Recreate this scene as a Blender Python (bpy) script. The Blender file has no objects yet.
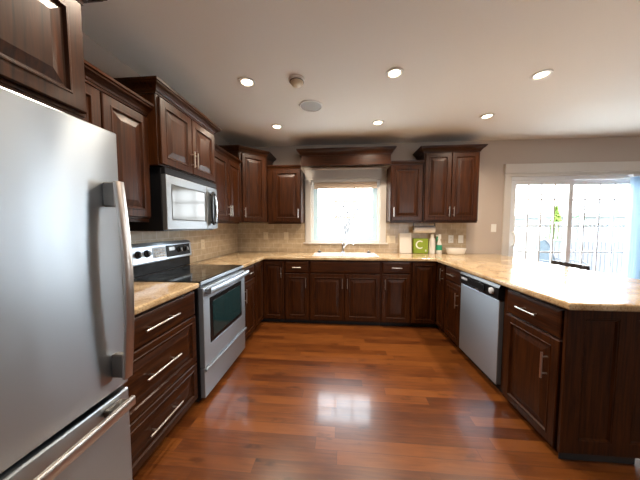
import bpy, bmesh, math, random
from mathutils import Vector, Matrix
random.seed(7)
PI = math.pi
scene = bpy.context.scene
col = scene.collection

# ------------------------------------------------------------------ camera
CAM_H, FPX, YAW, PITCH = 1.314, 238.0, 0.084, 0.057
cam_data = bpy.data.cameras.new('camera')
cam = bpy.data.objects.new('camera', cam_data); col.objects.link(cam)
cam_data.sensor_width = 36.0; cam_data.lens = FPX / 640 * 36.0
cam_data.clip_start = 0.02; cam_data.clip_end = 200
fw = Vector((-math.sin(YAW) * math.cos(PITCH), math.cos(YAW) * math.cos(PITCH), -math.sin(PITCH)))
rt = fw.cross(Vector((0, 0, 1))).normalized(); up = rt.cross(fw)
cam.matrix_world = Matrix(((rt.x, up.x, -fw.x, 0), (rt.y, up.y, -fw.y, 0), (rt.z, up.z, -fw.z, CAM_H), (0, 0, 0, 1)))
scene.camera = cam

# ------------------------------------------------------------------ world, exposure
SKY = 7.0
world = bpy.data.worlds.new('overcast_sky'); scene.world = world; world.use_nodes = True
wn = world.node_tree.nodes; wl = world.node_tree.links; wn.clear()
w_out = wn.new('ShaderNodeOutputWorld'); w_bg = wn.new('ShaderNodeBackground')
w_tc = wn.new('ShaderNodeTexCoord'); w_sep = wn.new('ShaderNodeSeparateXYZ'); w_ramp = wn.new('ShaderNodeValToRGB')
wl.new(w_tc.outputs['Generated'], w_sep.inputs[0]); wl.new(w_sep.outputs['Z'], w_ramp.inputs[0])
w_ramp.color_ramp.elements[0].color = (0.95, 0.97, 1.0, 1); w_ramp.color_ramp.elements[1].color = (0.80, 0.90, 1.0, 1)
wl.new(w_ramp.outputs[0], w_bg.inputs[0]); w_bg.inputs[1].default_value = SKY
wl.new(w_bg.outputs[0], w_out.inputs[0])
scene.view_settings.view_transform = 'Standard'; scene.view_settings.look = 'None'
scene.view_settings.exposure = 1.62; scene.view_settings.gamma = 1.0; scene.view_settings.use_curve_mapping = False
try:
    scene.cycles.max_bounces = 10; scene.cycles.diffuse_bounces = 6; scene.cycles.glossy_bounces = 5
    scene.cycles.transparent_max_bounces = 16; scene.cycles.sample_clamp_indirect = 6.0
    scene.cycles.use_denoising = True; scene.cycles.caustics_reflective = False; scene.cycles.caustics_refractive = False
except Exception:
    pass
LAMP_W = 22.0
LAMP_COL = (1.0, 0.84, 0.66)

def portal(x, y, z, sx, sz, rot):
    d = bpy.data.lights.new('daylight_portal', 'AREA'); d.shape = 'RECTANGLE'; d.size = sx; d.size_y = sz
    d.cycles.is_portal = True
    o = bpy.data.objects.new('daylight_portal', d); col.objects.link(o); o.location = (x, y, z); o.rotation_euler = rot
portal(0.08, 3.92, 1.55, 1.1, 1.05, (-PI / 2, 0, 0))
portal(3.34, 3.92, 1.02, 1.95, 2.1, (-PI / 2, 0, 0))
portal(2.6, -3.72, 1.55, 1.25, 1.15, (PI / 2, 0, 0))

# ------------------------------------------------------------------ materials
def mat(name):
    m = bpy.data.materials.new(name); m.use_nodes = True
    nt = m.node_tree; b = nt.nodes['Principled BSDF']
    return m, nt, b
def setp(b, **k):
    for n, v in k.items():
        n = n.replace('_', ' ')
        if n in b.inputs: b.inputs[n].default_value = v
def simple(name, c, rough=0.5, metal=0.0, **k):
    m, nt, b = mat(name); setp(b, Base_Color=(*c, 1), Roughness=rough, Metallic=metal, **k); return m
def N(nt, t, **k):
    n = nt.nodes.new(t)
    for a, v in k.items(): setattr(n, a, v)
    return n
def ramp(nt, src, stops):
    r = N(nt, 'ShaderNodeValToRGB'); e = r.color_ramp.elements
    while len(e) < len(stops): e.new(0.5)
    for i, (p, c) in enumerate(stops): e[i].position = p; e[i].color = (*c, 1)
    nt.links.new(src, r.inputs[0]); return r
def bump(nt, b, src, strength, dist=0.002):
    n = N(nt, 'ShaderNodeBump'); n.inputs['Strength'].default_value = strength; n.inputs['Distance'].default_value = dist
    nt.links.new(src, n.inputs['Height']); nt.links.new(n.outputs[0], b.inputs['Normal']); return n
def mapped(nt, scale, coord='Object'):
    tc = N(nt, 'ShaderNodeTexCoord'); mp = N(nt, 'ShaderNodeMapping'); mp.inputs['Scale'].default_value = scale
    nt.links.new(tc.outputs[coord], mp.inputs[0]); return mp

def wood(name, axis='z', c0=(0.010, 0.0025, 0.0008), c1=(0.054, 0.0150, 0.0028)):
    m, nt, b = mat(name)
    s = {'z': (26, 26, 1.6), 'x': (1.6, 26, 26)}[axis]
    mp = mapped(nt, s); n = N(nt, 'ShaderNodeTexNoise'); n.inputs['Scale'].default_value = 2.2; n.inputs['Detail'].default_value = 5
    n.inputs['Distortion'].default_value = 0.6
    nt.links.new(mp.outputs[0], n.inputs[0])
    r = ramp(nt, n.outputs[0], [(0.3, c0), (0.72, c1)])
    nt.links.new(r.outputs[0], b.inputs['Base Color'])
    setp(b, Roughness=0.40, Coat_Weight=0.10, Coat_Roughness=0.18, Specular_IOR_Level=0.17)
    bump(nt, b, n.outputs[0], 0.06, 0.001)
    return m
M = {}
M['wood'] = wood('dark_cherry_wood'); M['woodh'] = wood('dark_cherry_wood_lengthwise', 'x')
M['toe'] = simple('toe_kick_black', (0.008, 0.006, 0.005), 0.6)

def steel(name, axis, base=(0.40, 0.455, 0.52), rough=0.36, st=0.05):
    m, nt, b = mat(name)
    s = {'z': (300, 300, 1.5), 'x': (1.5, 300, 300)}[axis]
    mp = mapped(nt, s); n = N(nt, 'ShaderNodeTexNoise'); n.inputs['Scale'].default_value = 1.0; n.inputs['Detail'].default_value = 3
    nt.links.new(mp.outputs[0], n.inputs[0])
    setp(b, Base_Color=(*base, 1), Metallic=0.75, Roughness=rough, Anisotropic=0.85, Anisotropic_Rotation=0.25)
    tg = N(nt, 'ShaderNodeTangent', direction_type='RADIAL', axis='Z'); nt.links.new(tg.outputs[0], b.inputs['Tangent'])
    bump(nt, b, n.outputs[0], st, 0.001)
    return m
M['steel'] = steel('brushed_steel', 'x')
def fridge_steel():
    m, nt, b = mat('brushed_fridge_steel')
    mp = mapped(nt, (1.5, 300, 300)); n = N(nt, 'ShaderNodeTexNoise'); n.inputs['Scale'].default_value = 1.0; n.inputs['Detail'].default_value = 3
    nt.links.new(mp.outputs[0], n.inputs[0])
    mp2 = mapped(nt, (6, 3, 1.2)); n2 = N(nt, 'ShaderNodeTexNoise'); n2.inputs['Scale'].default_value = 1.0; n2.inputs['Detail'].default_value = 1
    nt.links.new(mp2.outputs[0], n2.inputs[0])
    setp(b, Base_Color=(0.36, 0.40, 0.44, 1), Metallic=1.0, Roughness=0.30, Anisotropic=0.85, Anisotropic_Rotation=0.25)
    tg = N(nt, 'ShaderNodeTangent', direction_type='RADIAL', axis='Z'); nt.links.new(tg.outputs[0], b.inputs['Tangent'])
    b1 = N(nt, 'ShaderNodeBump'); b1.inputs['Strength'].default_value = 0.25; b1.inputs['Distance'].default_value = 0.01
    nt.links.new(n2.outputs[0], b1.inputs['Height'])
    b2 = bump(nt, b, n.outputs[0], 0.05, 0.001); nt.links.new(b1.outputs[0], b2.inputs['Normal'])
    return m
M['fridge'] = fridge_steel()
M['nickel'] = simple('brushed_nickel', (0.62, 0.58, 0.53), 0.28, 1.0)
M['bracket'] = simple('dark_bracket_steel', (0.20, 0.175, 0.155), 0.4, 1.0)
M['chrome'] = simple('chrome', (0.75, 0.76, 0.78), 0.08, 1.0)
M['handle_steel'] = simple('satin_handle_steel', (0.52, 0.47, 0.43), 0.32, 1.0)
M['black'] = simple('black_plastic', (0.007, 0.007, 0.008), 0.28, 0.0, Specular_IOR_Level=0.3)
M['blackm'] = simple('black_enamel', (0.004, 0.004, 0.005), 0.45, 0.0, Specular_IOR_Level=0.25)
M['glass_blk'] = simple('black_ceramic_glass', (0.006, 0.007, 0.008), 0.06, 0.0, Specular_IOR_Level=0.6)
M['oven_glass'] = simple('oven_door_glass', (0.010, 0.030, 0.034), 0.08, 0.0, Specular_IOR_Level=0.6)
M['mw_glass'] = simple('microwave_door_glass', (0.09, 0.10, 0.105), 0.10, 0.0, Specular_IOR_Level=0.25)
M['burner'] = simple('burner_mark_grey', (0.05, 0.05, 0.052), 0.25)
M['white_paint'] = simple('white_trim_paint', (0.62, 0.58, 0.53), 0.42)
M['vinyl'] = simple('white_vinyl', (0.82, 0.83, 0.84), 0.35)
M['sash'] = simple('sky_tinted_white_vinyl', (0.55, 0.74, 0.84), 0.35)  # white vinyl with the blue of the sky behind put into its colour
M['white_pl'] = simple('white_plastic', (0.80, 0.78, 0.73), 0.35)
M['ivory'] = simple('ivory_plastic', (0.70, 0.60, 0.44), 0.4)
M['grey_grille'] = simple('speaker_grille_grey', (0.42, 0.41, 0.39), 0.6)
M['paper'] = simple('paper_white', (0.84, 0.80, 0.74), 0.85)
M['green'] = simple('lime_green_card', (0.26, 0.36, 0.012), 0.45)
M['whiteprint'] = simple('white_print', (0.85, 0.88, 0.78), 0.5)
M['teal'] = simple('teal_green_plastic', (0.03, 0.36, 0.20), 0.35)
M['sink'] = simple('white_sink_enamel', (0.62, 0.60, 0.58), 0.14)
M['dark_rubber'] = simple('dark_rubber', (0.02, 0.02, 0.022), 0.5)
M['shade'] = simple('beige_shade_fabric', (0.62, 0.50, 0.39), 0.9)
M['dark_wood'] = simple('espresso_stool_wood', (0.016, 0.010, 0.012), 0.3)
M['panel_blk'] = simple('matte_black_panel', (0.004, 0.004, 0.005), 0.35, 0.0, Specular_IOR_Level=0.1)
M['lcd'] = simple('dark_display', (0.01, 0.012, 0.014), 0.12)
M['keys'] = simple('light_grey_keypad', (0.50, 0.54, 0.60), 0.4)
M['concrete'] = simple('pale_ground', (0.68, 0.68, 0.67), 0.9)
M['deck'] = simple('pale_deck_boards', (0.55, 0.54, 0.52), 0.8)
M['fence_w'] = simple('pale_grey_fence_paint', (0.115, 0.13, 0.138), 0.6)
M['fence_g'] = simple('weathered_grey_boards', (0.065, 0.068, 0.076), 0.85)
M['siding'] = simple('grey_house_siding', (0.10, 0.108, 0.105), 0.8)
M['roof'] = simple('grey_green_roof', (0.05, 0.065, 0.058), 0.85)
M['leaf'] = simple('yellow_green_leaf', (0.11, 0.17, 0.02), 0.7)
M['hedge'] = simple('dull_green_leaf', (0.07, 0.11, 0.06), 0.8)
M['bark'] = simple('grey_bark', (0.06, 0.056, 0.055), 0.9)
M['sling'] = simple('grey_blue_sling', (0.05, 0.075, 0.095), 0.7)
M['patio_metal'] = simple('grey_patio_metal', (0.045, 0.05, 0.065), 0.5)

def paint(name, c, rough=0.75, bs=0.03):
    m, nt, b = mat(name); n = N(nt, 'ShaderNodeTexNoise'); n.inputs['Scale'].default_value = 180
    tc = N(nt, 'ShaderNodeTexCoord'); nt.links.new(tc.outputs['Object'], n.inputs[0])
    setp(b, Base_Color=(*c, 1), Roughness=rough); bump(nt, b, n.outputs[0], bs, 0.002); return m
M['ceiling'] = paint('ceiling_paint', (0.85, 0.82, 0.765), 0.9)
M['wall'] = paint('taupe_wall_paint', (0.46, 0.385, 0.325), 0.7)

def pane():
    m, nt, b = mat('window_glass'); nt.nodes.remove(b)
    o = nt.nodes['Material Output']; t = N(nt, 'ShaderNodeBsdfTransparent'); g = N(nt, 'ShaderNodeBsdfGlossy'); g.inputs['Roughness'].default_value = 0.02
    t.inputs[0].default_value = (0.96, 0.98, 0.98, 1)
    f = N(nt, 'ShaderNodeFresnel'); f.inputs[0].default_value = 1.45; mx = N(nt, 'ShaderNodeMixShader')
    ge = N(nt, 'ShaderNodeNewGeometry'); iv = N(nt, 'ShaderNodeMath', operation='SUBTRACT'); iv.inputs[0].default_value = 1.0; ml = N(nt, 'ShaderNodeMath', operation='MULTIPLY')
    nt.links.new(ge.outputs['Backfacing'], iv.inputs[1]); nt.links.new(iv.outputs[0], ml.inputs[0]); nt.links.new(f.outputs[0], ml.inputs[1])
    nt.links.new(ml.outputs[0], mx.inputs[0]); nt.links.new(t.outputs[0], mx.inputs[1]); nt.links.new(g.outputs[0], mx.inputs[2]); nt.links.new(mx.outputs[0], o.inputs[0])
    return m
M['pane'] = pane()
def blind():
    m, nt, b = mat('blue_white_blind'); nt.nodes.remove(b)
    o = nt.nodes['Material Output']; t = N(nt, 'ShaderNodeBsdfTranslucent'); d = N(nt, 'ShaderNodeBsdfDiffuse'); mx = N(nt, 'ShaderNodeMixShader')
    t.inputs[0].default_value = (0.36, 0.50, 0.62, 1); d.inputs[0].default_value = (0.70, 0.78, 0.84, 1); mx.inputs[0].default_value = 0.5
    nt.links.new(t.outputs[0], mx.inputs[1]); nt.links.new(d.outputs[0], mx.inputs[2]); nt.links.new(mx.outputs[0], o.inputs[0]); return m
M['blind'] = blind()
def emis(name, c, s):
    m, nt, b = mat(name); setp(b, Base_Color=(1, 1, 1, 1)); b.inputs['Emission Color'].default_value = (*c, 1); b.inputs['Emission Strength'].default_value = s; return m
M['bulb'] = emis('warm_lamp_glow', (1.0, 0.84, 0.60), 5.0)

def granite():
    m, nt, b = mat('gold_granite'); tc = N(nt, 'ShaderNodeTexCoord')
    n1 = N(nt, 'ShaderNodeTexNoise'); n1.inputs['Scale'].default_value = 7; n1.inputs['Detail'].default_value = 6; n1.inputs['Distortion'].default_value = 0.8
    n2 = N(nt, 'ShaderNodeTexNoise'); n2.inputs['Scale'].default_value = 95; n2.inputs['Detail'].default_value = 3
    v = N(nt, 'ShaderNodeTexVoronoi'); v.inputs['Scale'].default_value = 120
    for n in (n1, n2, v): nt.links.new(tc.outputs['Object'], n.inputs[0])
    r1 = ramp(nt, n1.outputs[0], [(0.3, (0.32, 0.205, 0.10)), (0.52, (0.46, 0.335, 0.195)), (0.72, (0.55, 0.435, 0.285))])
    r2 = ramp(nt, n2.outputs[0], [(0.34, (0.30, 0.18, 0.09)), (0.5, (1, 1, 1))])
    mx = N(nt, 'ShaderNodeMix', data_type='RGBA', blend_type='MULTIPLY'); mx.inputs[0].default_value = 0.55
    nt.links.new(r1.outputs[0], mx.inputs[6]); nt.links.new(r2.outputs[0], mx.inputs[7])
    r3 = ramp(nt, v.outputs['Distance'], [(0.0, (0.45, 0.35, 0.25)), (0.25, (1, 1, 1))])
    mx2 = N(nt, 'ShaderNodeMix', data_type='RGBA', blend_type='MULTIPLY'); mx2.inputs[0].default_value = 0.35
    nt.links.new(mx.outputs[2], mx2.inputs[6]); nt.links.new(r3.outputs[0], mx2.inputs[7])
    nt.links.new(mx2.outputs[2], b.inputs['Base Color']); setp(b, Roughness=0.13, Specular_IOR_Level=0.6); return m
M['granite'] = granite()
M['mw_steel'] = steel('microwave_steel', 'x', (0.20, 0.215, 0.23), 0.42)

def tile():
    m, nt, b = mat('beige_backsplash_tile'); tc = N(nt, 'ShaderNodeTexCoord'); s = N(nt, 'ShaderNodeSeparateXYZ'); c = N(nt, 'ShaderNodeCombineXYZ')
    nt.links.new(tc.outputs['Object'], s.inputs[0]); nt.links.new(s.outputs['X'], c.inputs['X']); nt.links.new(s.outputs['Z'], c.inputs['Y'])
    br = N(nt, 'ShaderNodeTexBrick'); nt.links.new(c.outputs[0], br.inputs['Vector'])
    br.inputs['Scale'].default_value = 1.0; br.inputs['Brick Width'].default_value = 0.15; br.inputs['Row Height'].default_value = 0.075
    br.inputs['Mortar Size'].default_value = 0.004; br.inputs['Mortar Smooth'].default_value = 0.3; br.inputs['Bias'].default_value = 0.0
    br.inputs['Color1'].default_value = (0.50, 0.39, 0.255, 1); br.inputs['Color2'].default_value = (0.57, 0.45, 0.305, 1); br.inputs['Mortar'].default_value = (0.66, 0.56, 0.42, 1)
    n = N(nt, 'ShaderNodeTexNoise'); n.inputs['Scale'].default_value = 14; n.inputs['Detail'].default_value = 5; nt.links.new(tc.outputs['Object'], n.inputs[0])
    r = ramp(nt, n.outputs[0], [(0.3, (0.78, 0.74, 0.70)), (0.7, (1.0, 1.0, 1.0))])
    mx = N(nt, 'ShaderNodeMix', data_type='RGBA', blend_type='MULTIPLY'); mx.inputs[0].default_value = 1.0
    nt.links.new(br.outputs[0], mx.inputs[6]); nt.links.new(r.outputs[0], mx.inputs[7]); nt.links.new(mx.outputs[2], b.inputs['Base Color'])
    setp(b, Roughness=0.28)
    inv = N(nt, 'ShaderNodeMath', operation='SUBTRACT'); inv.inputs[0].default_value = 1.0; nt.links.new(br.outputs['Fac'], inv.inputs[1])
    bump(nt, b, inv.outputs[0], 0.5, 0.002); return m
M['tile'] = tile()

def hardwood():
    m, nt, b = mat('red_brown_hardwood'); tc = N(nt, 'ShaderNodeTexCoord'); s = N(nt, 'ShaderNodeSeparateXYZ'); nt.links.new(tc.outputs['Object'], s.inputs[0])
    def mth(op, a, bb=None):
        n = N(nt, 'ShaderNodeMath', operation=op)
        for i, q in enumerate((a, bb)):
            if q is None: continue
            if isinstance(q, (int, float)): n.inputs[i].default_value = q
            else: nt.links.new(q, n.inputs[i])
        return n.outputs[0]
    W, L = 0.083, 0.95
    yr = mth('DIVIDE', s.outputs['Y'], W); row = mth('FLOOR', yr); fy = mth('FRACT', yr)
    wn1 = N(nt, 'ShaderNodeTexWhiteNoise', noise_dimensions='1D'); nt.links.new(row, wn1.inputs['W'])
    xr = mth('ADD', mth('DIVIDE', s.outputs['X'], L), mth('MULTIPLY', wn1.outputs['Value'], 7.3)); cx = mth('FLOOR', xr); fx = mth('FRACT', xr)
    cmb = N(nt, 'ShaderNodeCombineXYZ'); nt.links.new(row, cmb.inputs[0]); nt.links.new(cx, cmb.inputs[1])
    wn2 = N(nt, 'ShaderNodeTexWhiteNoise', noise_dimensions='2D'); nt.links.new(cmb.outputs[0], wn2.inputs['Vector'])
    # grain
    g = N(nt, 'ShaderNodeCombineXYZ'); nt.links.new(mth('MULTIPLY', s.outputs['X'], 2.2), g.inputs[0]); nt.links.new(mth('MULTIPLY', s.outputs['Y'], 34.0), g.inputs[1]); nt.links.new(mth('MULTIPLY', wn2.outputs['Value'], 40.0), g.inputs[2])
    n = N(nt, 'ShaderNodeTexNoise'); n.inputs['Scale'].default_value = 1.6; n.inputs['Detail'].default_value = 6; n.inputs['Distortion'].default_value = 0.9; nt.links.new(g.outputs[0], n.inputs[0])
    k = N(nt, 'ShaderNodeTexNoise'); k.inputs['Scale'].default_value = 5.0; k.inputs['Detail'].default_value = 4
    kc = N(nt, 'ShaderNodeCombineXYZ'); nt.links.new(s.outputs['X'], kc.inputs[0]); nt.links.new(mth('MULTIPLY', s.outputs['Y'], 2.2), kc.inputs[1]); nt.links.new(mth('MULTIPLY', wn2.outputs['Value'], 9.0), kc.inputs[2]); nt.links.new(kc.outputs[0], k.inputs[0])
    t = mth('ADD', mth('ADD', mth('MULTIPLY', wn2.outputs['Value'], 0.30), 0.08), mth('ADD', mth('MULTIPLY', n.outputs[0], 0.45), mth('MULTIPLY', k.outputs[0], 0.30)))
    r = ramp(nt, t, [(0.22, (0.019, 0.0046, 0.0016)), (0.50, (0.078, 0.0205, 0.0042)), (0.78, (0.168, 0.052, 0.0100))])
    kr = ramp(nt, k.outputs[0], [(0.26, (0.35, 0.28, 0.25)), (0.36, (1, 1, 1))])
    mk = N(nt, 'ShaderNodeMix', data_type='RGBA', blend_type='MULTIPLY'); mk.inputs[0].default_value = 0.8
    nt.links.new(r.outputs[0], mk.inputs[6]); nt.links.new(kr.outputs[0], mk.inputs[7])
    ey = mth('LESS_THAN', mth('MINIMUM', fy, mth('SUBTRACT', 1.0, fy)), 0.018); ex = mth('LESS_THAN', mth('MINIMUM', fx, mth('SUBTRACT', 1.0, fx)), 0.0016); ed = mth('MAXIMUM', ex, ey)
    mx = N(nt, 'ShaderNodeMix', data_type='RGBA'); nt.links.new(ed, mx.inputs[0]); nt.links.new(mk.outputs[2], mx.inputs[6]); mx.inputs[7].default_value = (0.07, 0.019, 0.006, 1)
    nt.links.new(mx.outputs[2], b.inputs['Base Color'])
    setp(b, Roughness=0.30, Specular_IOR_Level=0.5, Coat_Weight=0.35, Coat_Roughness=0.09)
    hgt = mth('SUBTRACT', mth('ADD', mth('MULTIPLY', n.outputs[0], 0.12), mth('MULTIPLY', wn2.outputs['Value'], 0.10)), ed)
    bump(nt, b, hgt, 0.14, 0.001); return m
M['floor'] = hardwood()

# ------------------------------------------------------------------ mesh helpers
def obj(name, bm, m, parent=None, loc=(0, 0, 0), rot=(0, 0, 0), smooth=False):
    bmesh.ops.recalc_face_normals(bm, faces=bm.faces)
    me = bpy.data.meshes.new(name); bm.to_mesh(me); bm.free()
    if m: me.materials.append(m)
    if smooth:
        for p in me.polygons: p.use_smooth = True
        try: me.set_sharp_from_angle(angle=math.radians(40))
        except Exception: pass
    o = bpy.data.objects.new(name, me); col.objects.link(o); o.location = loc; o.rotation_euler = rot
    if parent: o.parent = parent
    return o
def tag(o, label, cat, group=None, kind=None):
    o['label'] = label; o['category'] = cat
    if group: o['group'] = group
    if kind: o['kind'] = kind
    return o
def thing(name, label, cat, loc=(0, 0, 0), rz=0.0, group=None):
    o = bpy.data.objects.new(name, None); col.objects.link(o); o.empty_display_size = 0.05
    o.location = loc; o.rotation_euler = (0, 0, rz); return tag(o, label, cat, group)
def struct(o):
    o['kind'] = 'structure'; return o
def structroot(name, loc=(0, 0, 0)):
    o = bpy.data.objects.new(name, None); col.objects.link(o); o.location = loc; return struct(o)
def box_into(bm, lo, hi, bev=0.0, seg=1):
    vs = [bm.verts.new((x, y, z)) for z in (lo[2], hi[2]) for y in (lo[1], hi[1]) for x in (lo[0], hi[0])]
    fs = [bm.faces.new([vs[i] for i in f]) for f in ((0, 2, 3, 1), (4, 5, 7, 6), (0, 1, 5, 4), (2, 6, 7, 3), (0, 4, 6, 2), (1, 3, 7, 5))]
    if bev > 0:
        es = list({e for f in fs for e in f.edges})
        bmesh.ops.bevel(bm, geom=es, offset=bev, segments=seg, affect='EDGES', profile=0.6)
def boxes(*bs, bev=0.0, seg=1):
    bm = bmesh.new()
    for lo, hi in bs: box_into(bm, lo, hi, bev, seg)
    return bm
def tube_into(bm, pts, r, n=10, caps=True, rz=None):
    pts = [Vector(p) for p in pts]; rs = r if isinstance(r, (list, tuple)) else [r] * len(pts)
    rings = []; prev = None
    for i, p in enumerate(pts):
        d = (pts[min(i + 1, len(pts) - 1)] - pts[max(i - 1, 0)]).normalized()
        if prev is None:
            a = Vector((0, 0, 1)) if abs(d.z) < 0.9 else Vector((1, 0, 0)); u = d.cross(a).normalized()
        else:
            u = (prev - d * prev.dot(d)).normalized()
        prev = u; w = d.cross(u)
        rings.append([bm.verts.new(p + (u * math.cos(2 * PI * k / n) + w * math.sin(2 * PI * k / n)) * rs[i]) for k in range(n)])
    for a, b in zip(rings, rings[1:]):
        for k in range(n): bm.faces.new((a[k], a[(k + 1) % n], b[(k + 1) % n], b[k]))
    if caps: bm.faces.new(rings[0][::-1]); bm.faces.new(rings[-1])
def tube(pts, r, n=10):
    bm = bmesh.new(); tube_into(bm, pts, r, n); return bm
def lathe(prof, n=28, c=(0, 0, 0)):
    bm = bmesh.new(); rings = []
    for r, z in prof:
        if r < 1e-6: rings.append([bm.verts.new((c[0], c[1], c[2] + z))])
        else: rings.append([bm.verts.new((c[0] + r * math.cos(2 * PI * k / n), c[1] + r * math.sin(2 * PI * k / n), c[2] + z)) for k in range(n)])
    for a, b in zip(rings, rings[1:]):
        for k in range(n):
            f = [a[k % len(a)], a[(k + 1) % len(a)], b[(k + 1) % len(b)], b[k % len(b)]]
            f = list(dict.fromkeys(f))
            if len(f) > 2: bm.faces.new(f)
    for rg in (rings[0], rings[-1]):
        if len(rg) > 2: bm.faces.new(rg)
    return bm
def sweep(path, prof):
    """profile (out, z) along an open 2D path; 'out' is to the right-hand side of travel"""
    bm = bmesh.new(); P = [Vector(p) for p in path]; rings = []
    for i, p in enumerate(P):
        ds = []
        if i > 0: ds.append((P[i] - P[i - 1]).normalized())
        if i < len(P) - 1: ds.append((P[i + 1] - P[i]).normalized())
        ns = [Vector((d.y, -d.x)) for d in ds]
        n = ns[0] if len(ns) == 1 else (ns[0] + ns[1]) / (1 + ns[0].dot(ns[1]))
        rings.append([bm.verts.new((p.x + n.x * o, p.y + n.y * o, z)) for o, z in prof])
    m = len(prof)
    for a, b in zip(rings, rings[1:]):
        for k in range(m): bm.faces.new((a[k], a[(k + 1) % m], b[(k + 1) % m], b[k]))
    bm.faces.new(rings[0][::-1]); bm.faces.new(rings[-1]); return bm
def ringsolid(rects):
    """list of (x0,z0,x1,z1,y) rectangles joined in order, capped at both ends"""
    bm = bmesh.new(); rg = [[bm.verts.new(v) for v in ((a, y, b), (c, y, b), (c, y, d), (a, y, d))] for a, b, c, d, y in rects]
    for p, q in zip(rg, rg[1:]):
        for k in range(4): bm.faces.new((p[k], p[(k + 1) % 4], q[(k + 1) % 4], q[k]))
    bm.faces.new(rg[0][::-1]); bm.faces.new(rg[-1]); return bm
def raised(w, h, fr=0.058, t=0.02):
    def R(i, y): return (i, i, w - i, h - i, y)
    f = min(fr, w * 0.26, h * 0.27)
    big = min(w, h) > 0.2
    s = 0.034 if big else 0.016
    L = [R(0, -0.0005), R(0, -t + 0.004), R(0.004, -t), R(f - 0.012, -t), R(f - 0.009, -t - 0.003), R(f - 0.003, -t - 0.003), R(f + 0.003, -t + 0.008), R(f + 0.010, -t + 0.009),
         R(f + 0.010 + s, -t + 0.001), R(f + 0.014 + s, -t)]
    return ringsolid(L)
def slabdoor(w, h, t=0.02, ins=0.018):
    def R(i, y): return (i, i, w - i, h - i, y)
    return ringsolid([R(0, -0.0005), R(0, -t + 0.006), R(0.005, -t + 0.002), R(ins, -t)])
def cells(xs, ys, inside, z0, z1, bev=0.0, seg=3, axes='xy'):
    """extruded plan of grid cells; axes 'xy' (z thickness) or 'xz' (y thickness)"""
    bm = bmesh.new(); V = {}
    def v(i, j):
        if (i, j) not in V: V[i, j] = bm.verts.new((xs[i], ys[j], z1))
        return V[i, j]
    top = []
    for i in range(len(xs) - 1):
        for j in range(len(ys) - 1):
            if inside(0.5 * (xs[i] + xs[i + 1]), 0.5 * (ys[j] + ys[j + 1])):
                top.append(bm.faces.new((v(i, j), v(i + 1, j), v(i + 1, j + 1), v(i, j + 1))))
    bnd = [e for e in bm.edges if len(e.link_faces) == 1]
    r = bmesh.ops.extrude_face_region(bm, geom=top)
    nv = [g for g in r['geom'] if isinstance(g, bmesh.types.BMVert)]
    for q in nv: q.co.z = z0
    # the extrude moved the copy down; original top stays
    for f in top:
        if not f.is_valid: continue
    bm.normal_update()
    bmesh.ops.recalc_face_normals(bm, faces=bm.faces)
    if bev:
        es = [e for e in bm.edges if len(e.link_faces) == 2 and abs(e.calc_face_angle(0)) > 1.2 and abs(e.verts[0].co.z - e.verts[1].co.z) < 1e-6]
        bmesh.ops.bevel(bm, geom=es, offset=bev, segments=seg, affect='EDGES', profile=0.5)
    if axes == 'xz':
        for q in bm.verts: q.co = Vector((q.co.x, q.co.z, q.co.y))
    return bm
def pull(parent, x, z, L, vertical=True, y=-0.02, name='handle', r=0.0058):
    bm = bmesh.new(); yo = y - 0.032
    if vertical:
        tube_into(bm, [(x, yo, z - L / 2), (x, yo, z + L / 2)], r)
        for s in (-1, 1): tube_into(bm, [(x, y + 0.001, z + s * L * 0.32), (x, yo, z + s * L * 0.32)], r * 0.8)
    else:
        tube_into(bm, [(x - L / 2, yo, z), (x + L / 2, yo, z)], r)
        for s in (-1, 1): tube_into(bm, [(x + s * L * 0.32, y + 0.001, z), (x + s * L * 0.32, yo, z)], r * 0.8)
    return obj(name, bm, M['nickel'], parent, smooth=True)
def place(root, name, bm, m, x, z, y=0.0):
    return obj(name, bm, m, root, (x, y, z))
def door(root, x0, x1, z0, z1, hx=None, hz=None, L=0.13, fr=0.058):
    d = place(root, 'door', raised(x1 - x0, z1 - z0, fr), M['wood'], x0, z0)
    if hx is not None: pull(d, hx - x0, hz - z0, L)
    return d
def drawer(root, x0, x1, z0, z1, L=0.13, panel=False, handle=True):
    w, h = x1 - x0, z1 - z0
    d = place(root, 'drawer_front', raised(w, h, 0.05) if panel else slabdoor(w, h), M['woodh'], x0, z0)
    if handle: pull(d, w / 2, h / 2, L, False)
    return d
CROWN = [(-0.001, 0), (0.008, 0), (0.010, 0.012), (0.014, 0.014), (0.020, 0.026), (0.034, 0.040), (0.050, 0.050), (0.052, 0.058), (0.060, 0.062), (0.062, 0.076), (-0.001, 0.076)]
def crown(root, path, z, s=1.0, sv=None):
    sv = s if sv is None else sv
    return obj('crown_moulding', sweep(path, [(o * s, z + h * sv) for o, h in CROWN]), M['woodh'], root)
def wallcab(label, loc, rz, w, z0, z1, depth, splits, handles, cr=None, group=None, cs=1.0, sv=None, rail=True, mg=0.012, fr=0.058):
    r = thing('wall_cabinet', label, 'cabinet', loc, rz, group)
    obj('body', boxes(((0, 0, z0), (w, depth, z1)), bev=0.0015), M['wood'], r)
    for (a, b), hd in zip(splits, handles):
        door(r, a, b, z0 + mg, z1 - mg, None if hd is None else hd, z0 + mg + 0.115, 0.13, fr)
    if rail: obj('light_rail', boxes(((0.004, 0.004, z0 - 0.022), (w - 0.004, 0.022, z0 - 0.0005)), bev=0.003), M['woodh'], r)
    if cr: crown(r, cr, z1, cs, sv)
    return r
TOE_H = 0.06
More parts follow.
